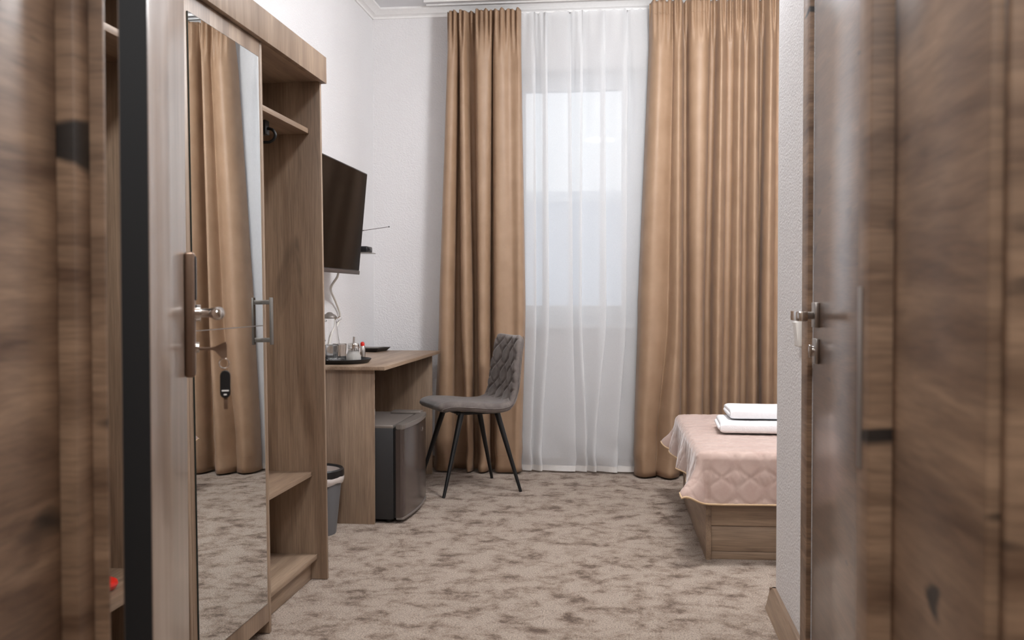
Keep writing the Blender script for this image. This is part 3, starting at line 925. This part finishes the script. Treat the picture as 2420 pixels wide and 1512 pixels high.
for u in us:
    for v in vs_:
        P, N = qpos(u, v)
        V.append(P+N*(ogee(u, v)+.004))
nv = len(vs_)
for i in range(len(us)-1):
    for j in range(nv-1):
        F.append((i*nv+j, (i+1)*nv+j, (i+1)*nv+j+1, i*nv+j+1))
me = bpy.data.meshes.new('quilt_cloth'); me.from_pydata([tuple(p) for p in V], [], F); me.materials.append(M['quilt'])
me.polygons.foreach_set('use_smooth', [True]*len(F)); me.update()
qt = empty('bed_quilt', (BX, BYF, 0), math.radians(1.2)); tag(qt, 'dusty pink quilted bedspread draped over the bed', 'bedspread')
o = bpy.data.objects.new('quilt_cloth', me); link(o, qt)
sm = o.modifiers.new('thickness', 'SOLIDIFY'); sm.thickness = .006; sm.offset = -1
edge = [qpos(us[-1], vs_[0])[0]]
pts = [qpos(u, vs_[0]) for u in us[::-3]] + [qpos(us[0], vs_[0])] + [qpos(us[0], v) for v in vs_[::3]] + [qpos(us[0], vs_[-1])] + [qpos(u, vs_[-1]) for u in us[::3]]
pts = [p+n_*.002 for p, n_ in pts]
clean = [pts[0]]
for p in pts[1:]:
    if (p-clean[-1]).length > .004: clean.append(p)
MB().tube(clean, .0042, 8).build('binding', M['quilt_edge'], qt)

# towels
def towel(name, x0, x1, y0, y1, z, th, layers, rz, label, seed, sag=.0):
    e = empty(name, ((x0+x1)/2, (y0+y1)/2, z), rz); tag(e, label, 'towel', 'folded towels on the bed')
    hx_, hy_ = (x1-x0)/2, (y1-y0)/2
    rnd = random.Random(seed)
    lt = th/layers
    for L in range(layers):
        # each layer is a flattened pad with rounded front fold
        n1, n2 = 60, 22
        rows = []
        ex = rnd.uniform(-.006, .006)
        for i in range(n1+1):
            f = i/n1; x = lerp(-hx_+ex, hx_+rnd.uniform(-.0008, .0008), f)
            row = []
            for k in range(n2*2):
                a = 2*PI*k/(n2*2)
                c_, s_ = math.cos(a), math.sin(a)
                y = hy_*(abs(c_)**.22)*(1 if c_ >= 0 else -1)
                zz = lt*.5*(abs(s_)**.5)*(1 if s_ >= 0 else -1)
                endr = 1-.30*math.exp(-(min(f, 1-f)/.012))
                wob = .003*math.sin(x*26+L*1.7+seed)*(.4+L/layers)+.0025*math.sin(y*31+seed*2)
                lift = (sag*math.exp(-((f-.66)/.12)**2)+sag*.5*math.exp(-((f-.06)/.10)**2))*(1 if s_ > 0 else 0)
                row.append(Vector((x, y+.0015*math.sin(x*50+L*2), lt*(L+.5)+zz*endr+(wob+lift)*(1 if L else .3)*(0 if zz < 0 and L == 0 else 1))))
            row.append(row[0].copy())
            rows.append(row)
        m_ = MB(); m_.grid(rows)
        bmesh.ops.remove_doubles(m_.bm, verts=m_.bm.verts, dist=1e-6)
        be = [q for q in m_.bm.edges if len(q.link_faces) == 1]
        bmesh.ops.holes_fill(m_.bm, edges=be, sides=0)
        m_.build('folded_cloth', M['towel'], e, 60)
    # loose inner fold showing at the end
    MB().box((-hx_-.005, -hy_+.02, th*.30), (-hx_+.05, hy_-.02, th*.62), .008, 3).build('inner_fold', M['towel'], e, 60)
QZ = BT+.013
towel('folded_towel', .415, .98, 4.60, 4.92, QZ, .054, 1, math.radians(-1.5), 'large folded white bath towel lying on the bed', 2, .004)
towel('folded_towel', .462, .95, 4.66, 4.93, QZ+.060, .048, 1, math.radians(1.0), 'smaller folded white towel on top of the large one', 5, .012)

# ================================================================ curtains
CT = [(-1.111,.6),(-1.096,.2),(-1.064,.2),(-1.043,.5),(-1.040,.8),(-1.035,.8),(-1.032,.4),(-1.019,.1),(-1.003,.1),(-.990,.4),(-.982,.8),(-.945,.8),(-.935,.4),(-.914,.1),(-.867,.15),(-.840,.3),(-.833,.6),(-.827,.6),(-.825,.4),(-.804,.1),(-.762,.1),(-.723,.35),(-.684,.3),(-.663,.3),(-.658,.7)]
CM = [(-1.167,.6),(-1.143,.1),(-1.104,.05),(-1.077,.5),(-1.072,1),(-1.038,1),(-1.027,.4),(-1.009,.05),(-.982,.05),(-.961,.5),(-.956,1),(-.930,1),(-.924,.5),(-.906,.05),(-.872,.1),(-.851,.5),(-.848,1),(-.827,1),(-.825,.5),(-.801,.05),(-.749,.1),(-.705,.25),(-.663,.1),(-.639,.35),(-.634,.8)]
CB = [(-1.204,.7),(-1.172,.2),(-1.117,.1),(-1.088,.5),(-1.082,1),(-1.003,1),(-.995,.5),(-.985,.1),(-.972,.1),(-.958,.5),(-.956,1),(-.924,1),(-.919,.5),(-.903,.1),(-.874,.1),(-.856,.5),(-.851,1),(-.825,1),(-.819,.5),(-.798,.1),(-.749,.1),(-.710,.1),(-.678,.1),(-.660,.4),(-.655,.8)]
tail = [(.955,.6),(.980,.6),(1.004,.1),(1.041,.1),(1.065,.6),(1.089,.5),(1.114,.2)]
RT = [(.119,1.0),(.134,.4),(.177,.1),(.224,.25),(.257,.4),(.262,.35),(.267,.2),(.292,.05),(.315,.4),(.322,.8),(.342,.8),(.352,.3),(.387,.05),(.437,.05),(.470,.4),(.477,.75),(.507,.75),(.517,.4),(.537,.05),(.561,.35),(.581,.55),(.611,.5),(.621,.3),(.641,.05),(.663,.4),(.675,.6),(.698,.6),(.707,.35),(.732,.05),(.757,.4),(.767,.9),(.791,.9),(.799,.4),(.821,.05),(.843,.3),(.862,.5),(.887,.45),(.906,.1),(.936,.1)]+tail
RM = [(.055,1.0),(.074,.4),(.124,.1),(.177,.25),(.217,.5),(.237,.55),(.262,.2),(.287,.05),(.310,.35),(.322,.85),(.347,.9),(.362,.35),(.392,.05),(.422,.1),(.442,.45),(.452,.9),(.484,.9),(.497,.35),(.522,.05),(.552,.35),(.564,.65),(.596,.65),(.609,.3),(.631,.05),(.656,.35),(.665,.75),(.693,.75),(.705,.35),(.730,.05),(.754,.4),(.759,1),(.776,1),(.781,.4),(.808,.05),(.838,.3),(.853,.5),(.882,.5),(.902,.1),(.931,.1)]+tail
RB = [(.033,1.0),(.043,.35),(.086,0),(.124,.15),(.159,.4),(.169,.55),(.209,.1),(.252,-.1),(.297,.3),(.312,.85),(.347,.9),(.362,.35),(.392,.05),(.422,.1),(.437,.45),(.442,.95),(.487,1),(.494,.35),(.517,.05),(.537,.35),(.552,.65),(.581,.65),(.591,.3),(.618,.05),(.648,.35),(.656,.75),(.693,.75),(.705,.35),(.730,.05),(.754,.4),(.759,1),(.779,1),(.784,.4),(.808,.05),(.838,.3),(.853,.5),(.882,.5),(.902,.1),(.931,.1)]+tail

def curtain(name, T, Mi, B, yc, amp, ztop, seed, hem=True, npt=5, ytop=None, zb=.012, pleat=.10, gather=0.0):
    rnd = random.Random(seed)
    n = len(Mi); assert len(T) == n == len(B), (len(T), n, len(B))
    zs = []
    z = zb
    while z < ztop: zs.append(z); z += .035 if z < 2.3 else .02
    zs.append(ztop)
    ph = [rnd.uniform(0, 6.28) for _ in range(6)]
    rows = []
    for z in zs:
        f = (z-zb)/(ztop-zb)
        ctl = []
        for k in range(n):
            if z > 1.05: t = min(1, (z-1.05)/1.55); x = lerp(Mi[k][0], T[k][0], t); d = lerp(Mi[k][1], T[k][1], t)
            else: t = sstep(1.05, .1, z) if False else 1-sstep(.1, 1.05, z); x = lerp(Mi[k][0], B[k][0], t); d = lerp(Mi[k][1], B[k][1], t)
            tp = sstep(ztop-.30, ztop-.02, z)
            d = lerp(d, .5+(d-.5)*.45, tp)
            ctl.append(Vector((x, yc-amp+2*amp*d, z)))
        row = catmull(ctl, npt)
        x0, x1 = row[0].x, row[-1].x
        for p in row:
            g = sstep(ztop-.32, ztop-.04, z)
            s_ = (p.x-x0)/(x1-x0)
            p.y += pleat*.019/.10*g*math.sin(s_*2*PI*(abs(x1-x0)/.032)+ph[0]+.8*math.sin(s_*14+ph[1]))
            if gather: p.y += gather*math.sin(s_*2*PI*46+ph[2])*sstep(1.4, 2.7, z)
            low = 1-sstep(.02, .34, z)
            p.y += .007*low*math.sin(p.x*17+z*21+ph[3])
            p.x += .004*low*math.sin(z*34+p.x*20+ph[4])
            if abs(z-ztop) < 1e-6: p.z += .006*math.sin(s_*2*PI*(abs(x1-x0)/.05)+ph[5])
        rows.append(row)
    return rows

def curtain_thing(name, rows, label, seam_z=(.115, 2.765)):
    e = empty(name, ((rows[0][0].x+rows[0][-1].x)/2, rows[0][0].y, 0)); tag(e, label, 'curtain')
    off = e.location.copy()
    rr = [[p-off for p in r] for r in rows]
    o = MB().grid(rr).build('cloth', M['satin'], e, 0, norm=False)
    o.data.polygons.foreach_set('use_smooth', [True]*len(o.data.polygons))
    sm = o.modifiers.new('thickness', 'SOLIDIFY'); sm.thickness = .003; sm.offset = 0
    for nm, sz in zip(('hem_seam', 'heading_seam'), seam_z):
        r = min(rr, key=lambda q: abs(q[0].z-sz))
        m_ = MB().tube([p+Vector((0, -.0016, 0)) for p in r], .0011, 5)
        m_.build(nm, M['satin'], o)
    return e

CZT = 2.836
rowsL = curtain('l', CT, CM, CB, 6.072, .060, CZT, 1)
curtain_thing('curtain', rowsL, 'narrow tan satin curtain at the left of the window behind the chair')
rowsR = curtain('r', RT, RM, RB, 6.026, .078, CZT+.006, 2)
curtain_thing('curtain', rowsR, 'wide tan satin curtain at the right of the window behind the bed')

ST = [(-.701,.6),(-.588,.15),(-.572,.25),(-.585,.5),(-.572,.75),(-.513,.15),(-.498,.25),(-.524,.5),(-.511,.75),(-.369,.15),(-.354,.25),(-.372,.5),(-.359,.75),(-.297,.15),(-.281,.25),(-.294,.5),(-.281,.75),(-.162,.15),(-.146,.25),(-.172,.5),(-.159,.75),(-.026,.15),(-.011,.25),(-.031,.5),(-.018,.75),(.065,.5),(.190,.7)]
SM = [(-.675,.6),(-.580,.15),(-.564,.25),(-.582,.5),(-.569,.75),(-.502,.15),(-.486,.25),(-.525,.5),(-.512,.75),(-.359,.15),(-.343,.25),(-.367,.5),(-.354,.75),(-.301,.15),(-.285,.25),(-.301,.5),(-.288,.75),(-.154,.15),(-.138,.25),(-.174,.5),(-.162,.75),(-.031,.15),(-.016,.25),(-.036,.5),(-.023,.75),(.043,.5),(.130,.7)]
SBm = [(-.667,.6),(-.608,.15),(-.593,.25),(-.606,.5),(-.593,.75),(-.547,.15),(-.531,.25),(-.563,.5),(-.550,.75),(-.343,.15),(-.328,.25),(-.351,.5),(-.338,.75),(-.268,.15),(-.253,.25),(-.266,.5),(-.253,.75),(-.213,.15),(-.198,.25),(-.218,.5),(-.205,.75),(-.082,.15),(-.067,.25),(-.092,.5),(-.080,.75),(.004,.5),(.106,.7)]
rowsS = curtain('s', ST, SM, SBm, 6.118, .030, CZT-.01, 5, npt=6, pleat=.05, gather=.004)
e = empty('sheer_curtain', (-.27, 6.118, 0)); tag(e, 'white sheer voile curtain hanging across the window', 'sheer curtain')
rr = [[p-e.location for p in r] for r in rowsS]
o = MB().grid(rr).build('cloth', M['sheer'], e, 0, norm=False)
o.data.polygons.foreach_set('use_smooth', [True]*len(o.data.polygons))
hemr = [r for r in rr if r[0].z < .05]
mh = MB().grid([[p+Vector((0, -.0015, 0)) for p in r] for r in hemr])
o = mh.build('hem', M['sheer_hem'], e, 0, norm=False)
# curtain track at the ceiling
tk = empty('curtain_track', (0, 6.08, CZ)); tag(tk, 'slim white curtain track fixed along the ceiling', 'curtain track')
MB().box((-1.25, -.055, -.014), (1.6, -.035, -.0), .002).build('front_rail', M['white_trim'], tk)
MB().box((-1.25, .02, -.014), (1.6, .04, -.0), .002).build('rear_rail', M['white_trim'], tk)

# ================================================================ light switch
sw = empty('light_switch', (HX, 3.005, .983)); tag(sw, 'white rocker light switch on the stub wall by the bathroom door', 'switch')
MB().box((-.020, -.042, -.042), (0, .042, .042), .003, 3).build('plate', M['white_plastic'], sw)
b = MB().prism([(-.030, -.020), (.030, -.028), (.030, -.017), (-.030, -.017)], 1, -.029, .029, .0012)
b.build('rocker', M['white_plastic'], sw)

# ================================================================ outside
bl = empty('neighbour_building', (-.5, 14.5, -6)); tag(bl, 'pale rendered building seen through the window', 'building')
MB().box((-14, 0, 0), (14, 5, 8.45)).build('facade', M['building'], bl)
MB().box((-14.1, -.12, 8.45), (14.1, 5, 8.60)).build('roof_edge', M['roofing'], bl)

# ================================================================ ceiling lamps and an added corridor fill (above and behind the frame)
def ceiling_lamp(x, y, z, power, r, label):
    e = empty('ceiling_lamp', (x, y, z)); tag(e, label, 'lamp')
    MB().lathe([(0, 0), (r, 0), (r, -.03), (r-.012, -.045), (r-.012, -.03), (0, -.03)], n=48).build('lamp_body', M['white_trim'], e)
    MB().lathe([(r-.014, -.034), (r-.03, -.05), (0, -.058)], n=48).build('diffuser', M['lamp_glow'], e)
    ld = bpy.data.lights.new('lamp_light', 'AREA'); ld.shape = 'DISK'; ld.size = r*1.9
    ld.energy = power; ld.color = LAMP_TINT
    lo = bpy.data.objects.new('lamp_light', ld); link(lo, e); lo.location = (0, 0, -.066)
    return e
def pendant_lamp(x, y, z, drop_, r, power, label):
    e = empty('pendant_lamp', (x, y, z)); tag(e, label, 'lamp')
    MB().lathe([(0, 0), (.05, 0), (.05, -.02), (.01, -.03), (0, -.03)], n=32).build('ceiling_rose', M['white_trim'], e)
    MB().cyl((0, 0, -.03), (0, 0, -drop_+r*.9), .004, n=10).build('lamp_cord', M['white_cable'], e)
    MB().lathe([(0, -drop_+r*1.12), (.03, -drop_+r*1.12), (.034, -drop_+r*.9), (0, -drop_+r*.9)], n=24).build('lamp_holder', M['white_trim'], e)
    t = NT('globe_glow'); area = 4*PI*r*r
    t.b.inputs['Base Color'].default_value = (.9, .9, .9, 1)
    t.b.inputs['Emission Color'].default_value = LAMP_TINT+(1,)
    t.b.inputs['Emission Strength'].default_value = power/(PI*area)
    MB().lathe([(r*math.sin(PI*k/24), -drop_-r*math.cos(PI*k/24)) for k in range(25)], n=36).build('globe_shade', t.m, e)
    return e
pendant_lamp(.46, 4.2, CZ, .265, .19, LAMP_ROOM, 'white globe pendant lamp hanging above the bed area')
ceiling_lamp(-.33, 1.55, CZ, LAMP_HALL, .18, 'round white ceiling lamp in the small hall')
ceiling_lamp(0, -.6, 2.70, FILL_CORRIDOR, .18, 'round white fill lamp added out of view in the corridor')  # unseen fill, added to brighten the entrance frame from the corridor side
